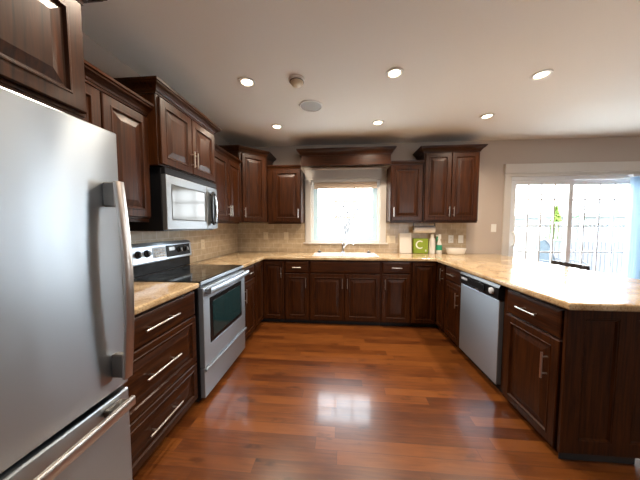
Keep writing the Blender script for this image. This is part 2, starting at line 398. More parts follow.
def basecab(label, loc, rz, w, depth, fronts, group=None, toe=True, z1=0.872, toe_d=None):
    r = thing('base_cabinet', label, 'cabinet', loc, rz, group)
    obj('body', boxes(((0, 0, TOE_H), (w, depth, z1)), bev=0.0015), M['wood'], r)
    if toe: obj('toe_kick', boxes(((0.001, 0.05, 0.001), (w - 0.001, toe_d or depth, TOE_H - 0.0005))), M['toe'], r)
    for f in fronts:
        if f[0] == 'door': door(r, *f[1:])
        else: drawer(r, *f[1:])
    return r

# ------------------------------------------------------------------ room shell
XL, XR, YB, YF, ZC = -1.64, 5.2, 3.70, -3.5, 2.55
WIN = (-0.45, 0.60, 1.065, 2.02)       # kitchen window opening
DOOR = (2.455, 4.225, 0.0, 2.03)       # sliding door opening
struct(obj('floor', boxes(((XL - 0.15, YF - 0.15, -0.12), (XR + 0.15, YB + 0.15, 0.0))), M['floor']))
struct(obj('ceiling', boxes(((XL - 0.15, YF - 0.15, ZC), (XR + 0.15, YB + 0.15, ZC + 0.15))), M['ceiling']))
struct(obj('wall_left', boxes(((XL - 0.15, YF - 0.15, 0.0), (XL, YB + 0.15, ZC))), M['wall']))
struct(obj('wall_right', boxes(((XR, YF - 0.15, 0.0), (XR + 0.15, YB + 0.15, ZC))), M['wall']))
def hole(x, z, *hs): return not any(a < x < b and c < z < d for a, b, c, d in hs)
struct(obj('wall_back', cells([XL, WIN[0], WIN[1], DOOR[0], DOOR[1], XR], [0, WIN[2], WIN[3], DOOR[3], ZC],
       lambda x, z: hole(x, z, WIN, DOOR), YB, YB + 0.15, axes='xz'), M['wall']))
RW = (2.0, 3.2, 1.0, 2.1)  # rear wall opening for the added fill window
struct(obj('wall_rear', cells([XL, RW[0], RW[1], XR], [0, RW[2], RW[3], ZC], lambda x, z: hole(x, z, RW), YF - 0.15, YF, axes='xz'), M['wall']))
# tiled backsplashes (local x along the wall)
struct(obj('trim_1', cells([XL + 0.008, -0.545, 0.672, 1.862], [0.915, 1.046, 1.372], lambda x, z: not (-0.545 < x < 0.672 and z > 1.046), YB - 0.008, YB, axes='xz'), M['tile']))
bs = struct(obj('trim_2', boxes(((0, -0.008, 0.915), (2.83, 0, 1.36))), M['tile'], None, (XL, 0.87, 0), (0, 0, PI / 2)))
# baseboards
struct(obj('baseboard_back', boxes(((2.0, YB - 0.015, 0.0), (2.36, YB, 0.10)), ((4.33, YB - 0.015, 0.0), (XR, YB, 0.10)), bev=0.003), M['white_paint']))
struct(obj('baseboard_right', boxes(((XR - 0.015, YF, 0.0), (XR, YB - 0.02, 0.10)), bev=0.003), M['white_paint']))

# kitchen window
w1 = structroot('window_1', (0.075, YB, 1.54))
def wpart(root, name, bm, m):
    o = obj(name, bm, m); o.parent = root; o.location = (-root.location.x, -root.location.y, -root.location.z); return o
a, b, c, d = WIN
wpart(w1, 'window_frame', cells([a, a + 0.035, b - 0.035, b], [c, c + 0.03, d - 0.03, d], lambda x, z: not (a + 0.035 < x < b - 0.035 and c + 0.03 < z < d - 0.03), 3.715, 3.84, axes='xz'), M['vinyl'])
sx0, sx1, sz0, sz1 = a + 0.036, b - 0.036, c + 0.031, d - 0.031
wpart(w1, 'window_sash', cells([sx0, sx0 + 0.068, sx1 - 0.068, sx1], [sz0, sz0 + 0.068, sz1 - 0.068, sz1], lambda x, z: not (sx0 + 0.068 < x < sx1 - 0.068 and sz0 + 0.068 < z < sz1 - 0.068), 3.745, 3.80, bev=0.006, axes='xz'), M['sash'])
gx0, gx1, gz0, gz1 = sx0 + 0.064, sx1 - 0.064, sz0 + 0.064, sz1 - 0.064
wpart(w1, 'window_pane', boxes(((gx0, 3.768, gz0), (gx1, 3.776, gz1))), M['pane'])
mb = []
for k in (1, 2):
    x = gx0 + (gx1 - gx0) * k / 3; mb.append(((x - 0.013, 3.764, gz0), (x + 0.013, 3.780, gz1)))
for z in (1.455, 1.705): mb.append(((gx0, 3.7645, z - 0.013), (gx1, 3.7795, z + 0.013)))
wpart(w1, 'window_muntins', boxes(*mb), M['vinyl'])
wpart(w1, 'window_casing', boxes(((a - 0.092, YB - 0.022, c), (a, YB, d)), ((b, YB - 0.022, c), (b + 0.092, YB, d)), bev=0.004), M['white_paint'])
bm = boxes(((a - 0.10, YB - 0.026, d), (b + 0.10, YB, d + 0.025)), ((a - 0.092, YB - 0.022, d + 0.025), (b + 0.092, YB, d + 0.16)), ((a - 0.105, YB - 0.04, d + 0.16), (b + 0.105, YB, d + 0.19)), bev=0.004)
wpart(w1, 'window_head', bm, M['white_paint'])
wpart(w1, 'window_sill', boxes(((a - 0.12, YB - 0.05, c - 0.022), (b + 0.12, YB + 0.015, c)), bev=0.006), M['white_paint'])

# sliding patio door
d1 = structroot('door_1', (3.34, YB, 0.0))
a, b, c, d = DOOR
wpart(d1, 'door_casing', boxes(((a - 0.092, YB - 0.022, 0.0), (a, YB, d)), ((b, YB - 0.022, 0.0), (b + 0.092, YB, d)), bev=0.004), M['white_paint'])
wpart(d1, 'door_head', boxes(((a - 0.092, YB - 0.024, d), (b + 0.092, YB, d + 0.045)), ((a - 0.105, YB - 0.045, d + 0.045), (b + 0.105, YB, d + 0.172)), bev=0.004), M['white_paint'])
wpart(d1, 'door_frame', cells([a, a + 0.035, b - 0.035, b], [0.0, 0.03, d - 0.05, d], lambda x, z: not (a + 0.035 < x < b - 0.035 and 0.03 < z < d - 0.05), 3.71, 3.85, axes='xz'), M['vinyl'])
def slidepanel(x0, x1, y0, y1, cols):
    z0, z1 = 0.032, d - 0.052; s = 0.062
    f = wpart(d1, 'door_panel', cells([x0, x0 + s, x1 - s, x1], [z0, z0 + 0.10, z1 - s, z1], lambda x, z: not (x0 + s < x < x1 - s and z0 + 0.10 < z < z1 - s), y0, y1, bev=0.004, axes='xz'), M['vinyl'])
    ym = 0.5 * (y0 + y1); g = (x0 + s - 0.004, x1 - s + 0.004, z0 + 0.096, z1 - s + 0.004)
    obj('glass_pane', boxes(((g[0], ym - 0.004, g[2]), (g[1], ym + 0.004, g[3]))), M['pane'], f)
    q = []
    for k in range(1, cols):
        x = g[0] + (g[1] - g[0]) * k / cols; q.append(((x - 0.010, ym - 0.008, g[2]), (x + 0.010, ym + 0.008, g[3])))
    for z in (0.56, 0.94, 1.32, 1.70): q.append(((g[0], ym - 0.0075, z - 0.010), (g[1], ym + 0.0075, z + 0.010)))
    obj('muntins', boxes(*q), M['vinyl'], f); return f
slidepanel(2.492, 3.325, 3.725, 3.765, 4)
slidepanel(3.290, 4.185, 3.780, 3.820, 4)
wpart(d1, 'door_handle', tube([(2.522, 3.725, 1.03), (2.522, 3.69, 1.04), (2.522, 3.672, 1.08), (2.522, 3.668, 1.13), (2.522, 3.672, 1.18), (2.522, 3.69, 1.22), (2.522, 3.725, 1.23)], 0.010), M['white_pl'])
# unseen window behind the viewer, added to let in fill daylight
w2 = structroot('added_fill_window', (2.6, YF, 1.5))
a, b, c, d = RW
wpart(w2, 'window_frame', cells([a, a + 0.06, 2.57, 2.63, b - 0.06, b], [c, c + 0.06, d - 0.06, d], lambda x, z: not ((a + 0.06 < x < 2.57 or 2.63 < x < b - 0.06) and c + 0.06 < z < d - 0.06), YF - 0.12, YF - 0.02, axes='xz'), M['vinyl'])
wpart(w2, 'window_pane', boxes(((a + 0.05, YF - 0.075, c + 0.05), (b - 0.05, YF - 0.067, d - 0.05))), M['pane'])

# ------------------------------------------------------------------ refrigerator
fr = thing('refrigerator', 'stainless steel bottom-freezer refrigerator beside the wide drawer cabinet', 'refrigerator', (-0.85, 0.105, 0), PI / 2)
FW = 0.757
obj('body', boxes(((0.004, 0.07, 0.03), (FW - 0.004, 0.765, 1.655)), bev=0.006), M['blackm'], fr)
obj('toe_grille', boxes(((0.01, 0.055, 0.002), (FW - 0.01, 0.115, 0.07))), M['black'], fr)
fd = obj('refrigerator_door', boxes(((0, 0, 0.688), (FW, 0.064, 1.668)), bev=0.010, seg=4), M['fridge'], fr)
fz = obj('freezer_drawer', boxes(((0, 0, 0.075), (FW, 0.064, 0.668)), bev=0.010, seg=4), M['fridge'], fr)
obj('hinge_cover', boxes(((0.02, 0.02, 1.669), (0.09, 0.12, 1.69)), bev=0.004), M['black'], fr)
def flatbar(pts, wv, w, t):
    """rectangular bar along pts; wv = width direction"""
    bm = bmesh.new(); P = [Vector(p) for p in pts]; W = Vector(wv).normalized(); rg = []
    for i, p in enumerate(P):
        dd = (P[min(i + 1, len(P) - 1)] - P[max(i - 1, 0)]).normalized(); n = dd.cross(W).normalized()
        prof = [(-w / 2, -t / 2 + t * 0.2), (-w / 2 + t * 0.25, -t / 2), (w / 2 - t * 0.25, -t / 2), (w / 2, -t / 2 + t * 0.2), (w / 2, t / 2 - t * 0.2), (w / 2 - t * 0.25, t / 2), (-w / 2 + t * 0.25, t / 2), (-w / 2, t / 2 - t * 0.2)]
        rg.append([bm.verts.new(p + W * a_ + n * b_) for a_, b_ in prof])
    for p, q in zip(rg, rg[1:]):
        for k in range(8): bm.faces.new((p[k], p[(k + 1) % 8], q[(k + 1) % 8], q[k]))
    bm.faces.new(rg[0][::-1]); bm.faces.new(rg[-1]); return bm
hx = FW - 0.055
pts = [(hx, -0.050 - 0.022 * math.sin(PI * k / 14), 0.745 + (1.475 - 0.745) * k / 14) for k in range(15)]
h = obj('handle', flatbar(pts, (1, 0, 0), 0.034, 0.016), M['handle_steel'], fd, smooth=True)
obj('handle_bracket', boxes(((hx - 0.015, -0.048, 0.747), (hx + 0.015, 0.0, 0.835)), bev=0.004), M['bracket'], fd)
obj('handle_bracket', boxes(((hx - 0.015, -0.048, 1.385), (hx + 0.015, 0.0, 1.473)), bev=0.004), M['bracket'], fd)
pts = [(0.03 + (FW - 0.06) * k / 14, -0.045 - 0.014 * math.sin(PI * k / 14), 0.635) for k in range(15)]
obj('handle', flatbar(pts, (0, 0, 1), 0.038, 0.018), M['handle_steel'], fz, smooth=True)
for x in (0.075, FW - 0.075): obj('handle_bracket', boxes(((x - 0.035, -0.046, 0.622), (x + 0.035, 0.0, 0.648)), bev=0.004), M['bracket'], fz)

# ------------------------------------------------------------------ left run
XC = -1.04     # carcass face of the left run
basecab('three-drawer base cabinet between refrigerator and range', (XC, 0.885, 0), PI / 2, 0.705, 0.59,
        [('drawer', 0.02, 0.695, 0.695, 0.855, 0.26), ('drawer', 0.02, 0.695, 0.348, 0.685, 0.26, True), ('drawer', 0.02, 0.695, 0.072, 0.338, 0.26, True)])
ct = obj('countertop', cells([XL + 0.002, -1.0], [0.88, 1.598], lambda x, y: True, 0.875, 0.914, bev=0.012), M['granite'])
tag(ct, 'short gold granite countertop between refrigerator and range', 'countertop')

# range
RWD = 0.752
rg = thing('range', 'stainless electric range with black glass cooktop under the microwave', 'stove', (-1.02, 1.608, 0), PI / 2)
obj('body', boxes(((0, 0, 0.03), (RWD, 0.605, 0.900)), bev=0.003), M['blackm'], rg)
ck = obj('cooktop', boxes(((0.0, -0.02, 0.902), (RWD, 0.535, 0.918)), bev=0.004), M['glass_blk'], rg)
for x, y, r_ in ((0.2, 0.13, 0.105), (0.55, 0.13, 0.08), (0.2, 0.38, 0.08), (0.55, 0.38, 0.105)):
    bm = bmesh.new(); n = 40
    ins = [bm.verts.new((x + (r_ - 0.004) * math.cos(2 * PI * k / n), y + (r_ - 0.004) * math.sin(2 * PI * k / n), 0.9184)) for k in range(n)]
    ous = [bm.verts.new((x + r_ * math.cos(2 * PI * k / n), y + r_ * math.sin(2 * PI * k / n), 0.9184)) for k in range(n)]
    for k in range(n): bm.faces.new((ins[k], ins[(k + 1) % n], ous[(k + 1) % n], ous[k]))
    obj('burner_ring', bm, M['burner'], ck)
obj('cooktop_trim', boxes(((0.0, -0.030, 0.893), (RWD, -0.021, 0.916)), bev=0.002), M['steel'], rg)
obj('vent_strip', boxes(((0.01, -0.012, 0.868), (RWD - 0.01, -0.001, 0.892))), M['black'], rg)
od = obj('oven_door', cells([0.004, 0.088, 0.664, RWD - 0.004], [0.275, 0.425, 0.775, 0.866], lambda x, z: not (0.088 < x < 0.664 and 0.425 < z < 0.775), -0.040, -0.001, bev=0.004, axes='xz'), M['steel'], rg)
obj('oven_window', ringsolid([(0.089, 0.426, 0.663, 0.774, -0.004), (0.089, 0.426, 0.663, 0.774, -0.041), (0.098, 0.435, 0.654, 0.765, -0.043)]), M['black'], od)
obj('window_glass', boxes(((0.125, -0.0455, 0.462), (0.627, -0.0425, 0.738))), M['oven_glass'], od)
hb = [(0.02 + (RWD - 0.04) * k / 10, -0.082 - 0.012 * math.sin(PI * k / 10), 0.846) for k in range(11)]
obj('handle', flatbar(hb, (0, 0, 1), 0.040, 0.024), M['steel'], od, smooth=True)
for x in (0.045, RWD - 0.045): obj('handle_bracket', boxes(((x - 0.02, -0.08, 0.834), (x + 0.02, -0.040, 0.858)), bev=0.003), M['steel'], od)
sd = obj('storage_drawer', boxes(((0.004, -0.036, 0.045), (RWD - 0.004, -0.001, 0.268)), bev=0.005, seg=2), M['steel'], rg)
obj('drawer_lip', boxes(((0.004, -0.056, 0.247), (RWD - 0.004, -0.037, 0.268)), bev=0.006, seg=2), M['steel'], sd)
obj('plinth', boxes(((0.02, 0.03, 0.001), (RWD - 0.02, 0.58, 0.03))), M['toe'], rg)
bgp = obj('backguard', boxes(((0.004, 0.545, 0.919), (RWD - 0.004, 0.608, 1.020)), bev=0.004), M['panel_blk'], rg)
bm = bmesh.new()
prof = [(0.532, 1.012), (0.526, 1.022), (0.540, 1.150), (0.552, 1.172), (0.595, 1.176), (0.608, 1.165), (0.608, 1.021), (0.546, 1.0205)]
l_ = [bm.verts.new((0.0, y, z)) for y, z in prof]; r_ = [bm.verts.new((RWD, y, z)) for y, z in prof]
for k in range(len(prof)): bm.faces.new((l_[k], l_[(k + 1) % 8], r_[(k + 1) % 8], r_[k]))
bm.faces.new(l_[::-1]); bm.faces.new(r_)
cp = obj('control_panel', bm, M['steel'], rg)
def slanted(x0, x1, s0, s1, th=0.003):
    """thin plate lying on the slanted control face; s = 0..1 up the face"""
    A = Vector((0, 0.526, 1.022)); B = Vector((0, 0.540, 1.150)); nrm = Vector((0, -(B.z - A.z), B.y - A.y)).normalized()
    bm = bmesh.new(); p0 = A + (B - A) * s0; p1 = A + (B - A) * s1; vs = []
    for o_ in (0.0004, th):
        for x, p in ((x0, p0), (x1, p0), (x1, p1), (x0, p1)): vs.append(bm.verts.new(Vector((x, p.y, p.z)) + nrm * o_))
    for f in ((0, 1, 2, 3), (4, 5, 6, 7), (0, 1, 5, 4), (1, 2, 6, 5), (2, 3, 7, 6), (3, 0, 4, 7)): bm.faces.new([vs[i] for i in f])
    return bm
obj('control_glass', slanted(0.395, 0.725, 0.12, 0.93), M['panel_blk'], cp)
obj('keypad', slanted(0.24, 0.385, 0.2, 0.88), M['keys'], cp)
obj('clock_display', slanted(0.43, 0.505, 0.55, 0.8, 0.0045), M['lcd'], cp)
bm = bmesh.new()
for i in range(4):
    for j in range(3): box_into(bm, (0.255 + i * 0.032, 0.5265 + 0.004 * j - 0.0045, 1.056 + j * 0.025), (0.275 + i * 0.032, 0.529 + 0.004 * j + 0.002, 1.066 + j * 0.025))
obj('buttons', bm, M['white_pl'], cp)
for x in (0.095, 0.180, 0.565, 0.655):
    k = obj('control_knob', lathe([(0.0, -0.001), (0.030, -0.001), (0.028, 0.006), (0.020, 0.010), (0.018, 0.028), (0.0, 0.030)], 20), M['black'], cp, (x, 0.5315, 1.093), (PI / 2 - 0.11, 0, 0), smooth=True)
    obj('pointer', boxes(((-0.002, -0.016, 0.0295), (0.002, 0.016, 0.0315))), M['white_pl'], k)

# drawer-and-door base right of the range
basecab('narrow base cabinet with one drawer at the far side of the range', (XC, 2.372, 0), PI / 2, 0.398, 0.59,
        [('drawer', 0.012, 0.39, 0.722, 0.855, 0.13), ('door', 0.012, 0.39, 0.075, 0.705, 0.055, 0.57, 0.15)])
# corner base cabinet left: two bi-fold doors
def cornerbase(label, left):
    r = thing('corner_cabinet', label, 'cabinet', (-1.64 if left else 1.85, 3.69, 0), 0)
    return r
cbl = thing('base_cabinet', 'corner base cabinet with folding doors left of the sink', 'cabinet', (-1.04, 3.10, 0), 0)
obj('body', cells([-0.595, 0.0, 0.305], [-0.325, 0.0, 0.595], lambda x, y: x < 0 or y > 0, TOE_H, 0.872), M['wood'], cbl)
obj('toe_kick', cells([-0.595, -0.05, 0.304], [-0.325, 0.05, 0.594], lambda x, y: x < -0.05 or y > 0.05, 0.001, TOE_H - 0.0005), M['toe'], cbl)
dd = obj('door', raised(0.275, 0.78, 0.05), M['wood'], cbl, (0.022, 0, 0.075)); pull(dd, 0.245, 0.63, 0.13)
dd = obj('door', raised(0.29, 0.78, 0.05), M['wood'], cbl, (0, -0.318, 0.075), (0, 0, PI / 2))

# ------------------------------------------------------------------ back run
YC = 3.10
basecab('narrow drawer-and-door base cabinet left of the sink base', (-0.732, YC, 0), 0, 0.332, 0.592,
        [('drawer', 0.010, 0.322, 0.705, 0.85, 0.11), ('door', 0.010, 0.322, 0.075, 0.690, 0.285, 0.575, 0.13)])
sb = basecab('sink base cabinet with false front and two doors below the window', (-0.398, YC, 0), 0, 0.925, 0.592,
        [('drawer', 0.010, 0.915, 0.710, 0.855, 0.11, False, False), ('door', 0.010, 0.457, 0.075, 0.692, 0.430, 0.575, 0.13), ('door', 0.467, 0.915, 0.075, 0.692, 0.495, 0.575, 0.13)])
basecab('narrow drawer-and-door base cabinet right of the sink base', (0.529, YC, 0), 0, 0.376, 0.592,
        [('drawer', 0.015, 0.366, 0.715, 0.86, 0.13), ('door', 0.015, 0.366, 0.075, 0.700, 0.048, 0.575, 0.13)])
cbr = thing('base_cabinet', 'corner base cabinet with folding doors where back run meets peninsula', 'cabinet', (1.24, YC, 0), 0)
obj('body', cells([-0.333, 0.0, 0.595], [-0.245, 0.0, 0.595], lambda x, y: x > 0 or y > 0, TOE_H, 0.872), M['wood'], cbr)
obj('toe_kick', cells([-0.332, 0.05, 0.594], [-0.245, 0.05, 0.594], lambda x, y: x > 0.05 or y > 0.05, 0.001, TOE_H - 0.0005), M['toe'], cbr)
dd = obj('door', raised(0.29, 0.785, 0.05), M['wood'], cbr, (-0.322, 0, 0.075))
dd = obj('door', raised(0.20, 0.785, 0.045), M['wood'], cbr, (0, -0.022, 0.075), (0, 0, -PI / 2)); pull(dd, 0.165, 0.665, 0.15)

# ------------------------------------------------------------------ peninsula
XP = 1.24
basecab('narrow drawer-and-door base cabinet between corner cabinet and dishwasher', (XP, 2.853, 0), -PI / 2, 0.376, 0.46,
        [('drawer', 0.012, 0.364, 0.715, 0.86, 0.16), ('door', 0.012, 0.364, 0.075, 0.700, 0.318, 0.545, 0.16)])
dw = thing('dishwasher', 'stainless dishwasher with black control strip in the peninsula', 'dishwasher', (1.22, 2.474, 0), -PI / 2)
obj('body', boxes(((0.004, 0.03, 0.07), (0.588, 0.46, 0.870))), M['blackm'], dw)
obj('toe_panel', boxes(((0.004, 0.06, 0.002), (0.588, 0.45, 0.069))), M['toe'], dw)
obj('door_panel', boxes(((0.004, -0.008, 0.085), (0.582, 0.029, 0.748)), bev=0.005, seg=2), M['steel'], dw)
bm = bmesh.new(); prof = [(0.029, 0.752), (-0.012, 0.752), (-0.022, 0.765), (-0.020, 0.845), (-0.008, 0.868), (0.029, 0.868)]
l_ = [bm.verts.new((0.004, y, z)) for y, z in prof]; r_ = [bm.verts.new((0.588, y, z)) for y, z in prof]
for k in range(6): bm.faces.new((l_[k], l_[(k + 1) % 6], r_[(k + 1) % 6], r_[k]))
bm.faces.new(l_[::-1]); bm.faces.new(r_)
dp = obj('control_panel', bm, M['black'], dw)
obj('latch_handle', boxes(((0.17, -0.032, 0.775), (0.42, -0.0225, 0.832)), bev=0.004), M['lcd'], dp)
obj('dial', lathe([(0.0, 0.0), (0.026, 0.0), (0.025, 0.012), (0.018, 0.017), (0.0, 0.018)], 22), M['keys'], dp, (0.512, -0.0218, 0.808), (PI / 2, 0, 0), smooth=True)
obj('badge', boxes(((0.275, -0.0245, 0.757), (0.33, -0.0180, 0.770))), M['nickel'], dp)
for k in range(4): obj('button', boxes(((0.04 + k * 0.028, -0.0245, 0.80), (0.06 + k * 0.028, -0.0205, 0.822)), bev=0.001), M['keys'], dp)
pe = basecab('drawer-and-door base cabinet at the near end of the peninsula', (XP, 1.878, 0), -PI / 2, 0.488, 0.46,
        [('drawer', 0.050, 0.478, 0.690, 0.850, 0.16), ('door', 0.050, 0.478, 0.048, 0.675, 0.410, 0.497, 0.155)], toe_d=0.39)
# panelled end of the peninsula (faces the viewer)
ep = thing('end_panel', 'dark wood frame-and-panel end of the peninsula', 'panel', (1.228, 1.388, 0), 0)
EW = 0.475
obj('frame', cells([0, 0.092, 0.258, 0.350, EW - 0.012, EW], [0.05, 0.125, 0.815, 0.872], lambda x, z: not ((0.092 < x < 0.258 or 0.350 < x < EW - 0.012) and 0.125 < z < 0.815), -0.020, -0.0005, bev=0.002, seg=1, axes='xz'), M['wood'], ep)
for x0, x1 in ((0.092, 0.258), (0.350, EW - 0.012)):
    obj('panel', ringsolid([(x0 + 0.001, 0.126, x1 - 0.001, 0.814, -0.001), (x0 + 0.001, 0.126, x1 - 0.001, 0.814, -0.018), (x0 + 0.006, 0.131, x1 - 0.006, 0.809, -0.018), (x0 + 0.012, 0.137, x1 - 0.012, 0.803, -0.008), (x0 + 0.02, 0.145, x1 - 0.02, 0.795, -0.008)]), M['wood'], ep)
obj('toe_kick', boxes(((0.012, -0.004, 0.001), (EW - 0.075, -0.0005, 0.049))), M['toe'], ep)

# ------------------------------------------------------------------ long countertop with sink cut-out
SK = (-0.345, 0.485, 3.150, 3.575)
XRc, YE = 1.195, 1.325
def inside(x, y):
    if SK[0] < x < SK[1] and SK[2] < y < SK[3]: return False
    if x < -1.0: return y > 2.366
    if x > XRc: return y > YE
    return y > 3.062
bm = cells([XL + 0.002, -1.0, SK[0], SK[1], XRc, 2.27], [YE, 2.366, 3.062, SK[2], SK[3], YB - 0.002], inside, 0.874, 0.914, bev=0.012)
ct = obj('countertop', bm, M['granite'])
tag(ct, 'long U-shaped gold granite countertop running round the sink to the peninsula', 'countertop')
sk = thing('kitchen_sink', 'white double-bowl sink set in the countertop under the window', 'sink', (0.07, 3.3625, 0.9145), 0)
sw, sdp = 0.44, 0.2385
obj('rim', cells([-sw, -0.40, -0.02, 0.02, 0.40, sw], [-sdp, -0.20, 0.145, sdp], lambda x, y: not (0.02 < abs(x) < 0.40 and -0.20 < y < 0.145), 0.0005, 0.010, bev=0.003), M['sink'], sk)
for s in (-1, 1):
    x0, x1 = sorted((s * 0.021, s * 0.399)); bm = bmesh.new()
    t4 = [bm.verts.new(v) for v in ((x0, -0.199, 0.008), (x1, -0.199, 0.008), (x1, 0.144, 0.008), (x0, 0.144, 0.008))]
    b4 = [bm.verts.new(v) for v in ((x0 + 0.02, -0.18, -0.03), (x1 - 0.02, -0.18, -0.03), (x1 - 0.02, 0.125, -0.03), (x0 + 0.02, 0.125, -0.03))]
    for k in range(4): bm.faces.new((t4[k], t4[(k + 1) % 4], b4[(k + 1) % 4], b4[k]))
    bm.faces.new(b4)
    bw = obj('bowl', bm, M['sink'], sk)
    obj('drain', lathe([(0.0, 0.0), (0.04, 0.0), (0.038, 0.004), (0.0, 0.003)], 20), M['chrome'], bw, (0.5 * (x0 + x1), -0.03, -0.0295))
fc = thing('faucet', 'chrome single-lever faucet behind the sink', 'faucet', (0.045, 3.555, 0.9255), 0)
obj('base_plate', lathe([(0.0, 0.0), (0.032, 0.0), (0.032, 0.006), (0.024, 0.012), (0.0, 0.012)], 24), M['chrome'], fc, smooth=True)
obj('body', tube([(0, 0, 0.011), (0, 0, 0.09), (-0.004, 0, 0.13)], [0.020, 0.017, 0.017], 16), M['chrome'], fc, smooth=True)
obj('spout', tube([(0.005, 0, 0.06), (0.03, -0.03, 0.105), (0.06, -0.06, 0.138), (0.095, -0.095, 0.150), (0.125, -0.125, 0.143), (0.14, -0.14, 0.122), (0.142, -0.142, 0.112)], [0.012, 0.012, 0.011, 0.011, 0.0115, 0.013, 0.013], 12), M['chrome'], fc, smooth=True)
obj('lever', tube([(-0.004, 0, 0.128), (-0.007, 0.006, 0.16), (-0.010, 0.015, 0.205)], [0.014, 0.008, 0.006], 10), M['chrome'], fc, smooth=True)
for i, (x, lb) in enumerate(((-0.305, 'small dark sink strainer at the left end of the sink'), (0.425, 'small dark sink strainer at the right end of the sink'))):
    s_ = thing('sink_strainer', lb, 'strainer', (x, 3.545, 0.925), 0, 'dark strainers on the sink rim')
    obj('cup', lathe([(0.0, 0.0), (0.024, 0.0), (0.030, 0.014), (0.034, 0.016), (0.0, 0.017)], 18), M['dark_rubber'], s_, smooth=True)
    obj('knob', lathe([(0.0, 0.0), (0.006, 0.0), (0.006, 0.012), (0.011, 0.016), (0.0, 0.022)], 12), M['chrome'], s_, (0, 0, 0.0165), smooth=True)

# ------------------------------------------------------------------ wall cabinets
def upath(w, dep, left=True, right=True):
    p = []
    if left: p.append((0, dep))
    p += [(0, 0), (w, 0)]
    if right: p.append((w, dep))
    return p
wallcab('deep two-door wall cabinet above the refrigerator', (-1.04, 0.12, 0), PI / 2, 0.798, 1.757, 2.20, 0.585, [(0.010, 0.396), (0.403, 0.788)], [None, None], upath(0.798, 0.585, False, True), fr=0.062)
wallcab('two-door wall cabinet left of the microwave cabinet', (-1.33, 0.921, 0), PI / 2, 0.652, 1.365, 2.065, 0.308, [(0.012, 0.318), (0.328, 0.642)], [0.292, 0.356], [(0, 0), (0.652, 0)])
wallcab('raised two-door wall cabinet over the microwave', (-1.26, 1.578, 0), PI / 2, 0.742, 1.742, 2.220, 0.378, [(0.016, 0.364), (0.372, 0.730)], [0.345, 0.392], upath(0.742, 0.378), fr=0.06, rail=False)
wallcab('two-door wall cabinet between microwave and corner cabinet', (-1.33, 2.326, 0), PI / 2, 0.752, 1.372, 2.115, 0.308, [(0.02, 0.406), (0.414, 0.745)], [0.385, 0.436], [(0, 0), (0.752, 0)], cs=0.7)
# diagonal corner wall cabinet
dcab = thing('wall_cabinet', 'tall angled corner wall cabinet with one door', 'cabinet', (-1.330, 3.086, 0), PI / 4)
bm = bmesh.new(); q = 0.70711
DW_ = 0.396
def wl_(x, y):
    v = Vector((x + 1.330, y - 3.086)); return (v.x * q + v.y * q, -v.x * q + v.y * q)
poly = [(0, 0), (DW_, 0), wl_(-1.05, 3.695), wl_(-1.636, 3.695), wl_(-1.636, 3.086)]
lo = [bm.verts.new((x, y, 1.372)) for x, y in poly]; hi = [bm.verts.new((x, y, 2.295)) for x, y in poly]
for k in range(5): bm.faces.new((lo[k], lo[(k + 1) % 5], hi[(k + 1) % 5], hi[k]))
bm.faces.new(lo[::-1]); bm.faces.new(hi)
obj('body', bm, M['wood'], dcab)
door(dcab, 0.034, DW_ - 0.034, 1.386, 2.283, 0.058, 1.50, 0.13, 0.055)
crown(dcab, [poly[4], (0, 0), (DW_, 0), poly[2]], 2.295, 0.95, 0.9)
wallcab('single-door wall cabinet left of the window', (-1.046, 3.39, 0), 0, 0.492, 1.372, 2.130, 0.305, [(0.085, 0.480)], [0.452], [(0, 0), (0.492, 0)], cs=0.5, sv=0.65)
wallcab('single-door wall cabinet right of the window', (0.692, 3.39, 0), 0, 0.432, 1.385, 2.155, 0.305, [(0.014, 0.420)], [0.042], [(0, 0), (0.432, 0)], cs=0.5, sv=0.65)
wallcab('tall two-door wall cabinet at the right end of the back run', (1.128, 3.38, 0), 0, 0.716, 1.385, 2.305, 0.315, [(0.016, 0.354), (0.362, 0.700)], [0.328, 0.388], upath(0.716, 0.315), fr=0.06)
va = thing('window_valance', 'dark wood valance board with crown moulding above the kitchen window', 'valance', (-0.552, 3.385, 0), 0)
obj('board', boxes(((0, 0, 2.165), (1.242, 0.02, 2.305)), bev=0.002), M['woodh'], va)
obj('top_board', boxes(((0, 0.021, 2.285), (1.242, 0.312, 2.304))), M['woodh'], va)
crown(va, upath(1.242, 0.312), 2.305, 1.0, 1.1)

# microwave
mw = thing('microwave', 'stainless over-the-range microwave with loop handle', 'microwave', (-1.24, 1.612, 0), PI / 2)
MWW = 0.708
obj('body', boxes(((0.0, 0.03, 1.285), (MWW, 0.39, 1.735)), bev=0.003), M['blackm'], mw)
obj('vent_grille', boxes(((0.0, -0.002, 1.690), (MWW, 0.029, 1.735)), bev=0.003), M['black'], mw)
md = obj('door', cells([0.002, 0.055, 0.490, 0.520], [1.290, 1.362, 1.622, 1.686], lambda x, z: not (0.055 < x < 0.490 and 1.362 < z < 1.622), -0.006, 0.029, bev=0.004, axes='xz'), M['mw_steel'], mw)
obj('window_glass', ringsolid([(0.056, 1.363, 0.489, 1.621, 0.02), (0.056, 1.363, 0.489, 1.621, -0.004), (0.062, 1.369, 0.483, 1.615, -0.006)]), M['mw_glass'], md)
bm = bmesh.new(); n = 36; hc = (0.586, 1.485)
path = []
for k in range(n + 1):
    t = 2 * PI * k / n; path.append((hc[0] + 0.034 * math.copysign(abs(math.cos(t)) ** 0.8, math.cos(t)), -0.036 - 0.010 * abs(math.sin(t)) * 0, hc[1] + 0.150 * math.copysign(abs(math.sin(t)) ** 0.8, math.sin(t))))
tube_into(bm, path, 0.011, 10)
for z in (1.36, 1.61): tube_into(bm, [(0.586, -0.006, z), (0.586, -0.030, z + (0.02 if z > 1.5 else -0.02))], 0.012, 10)
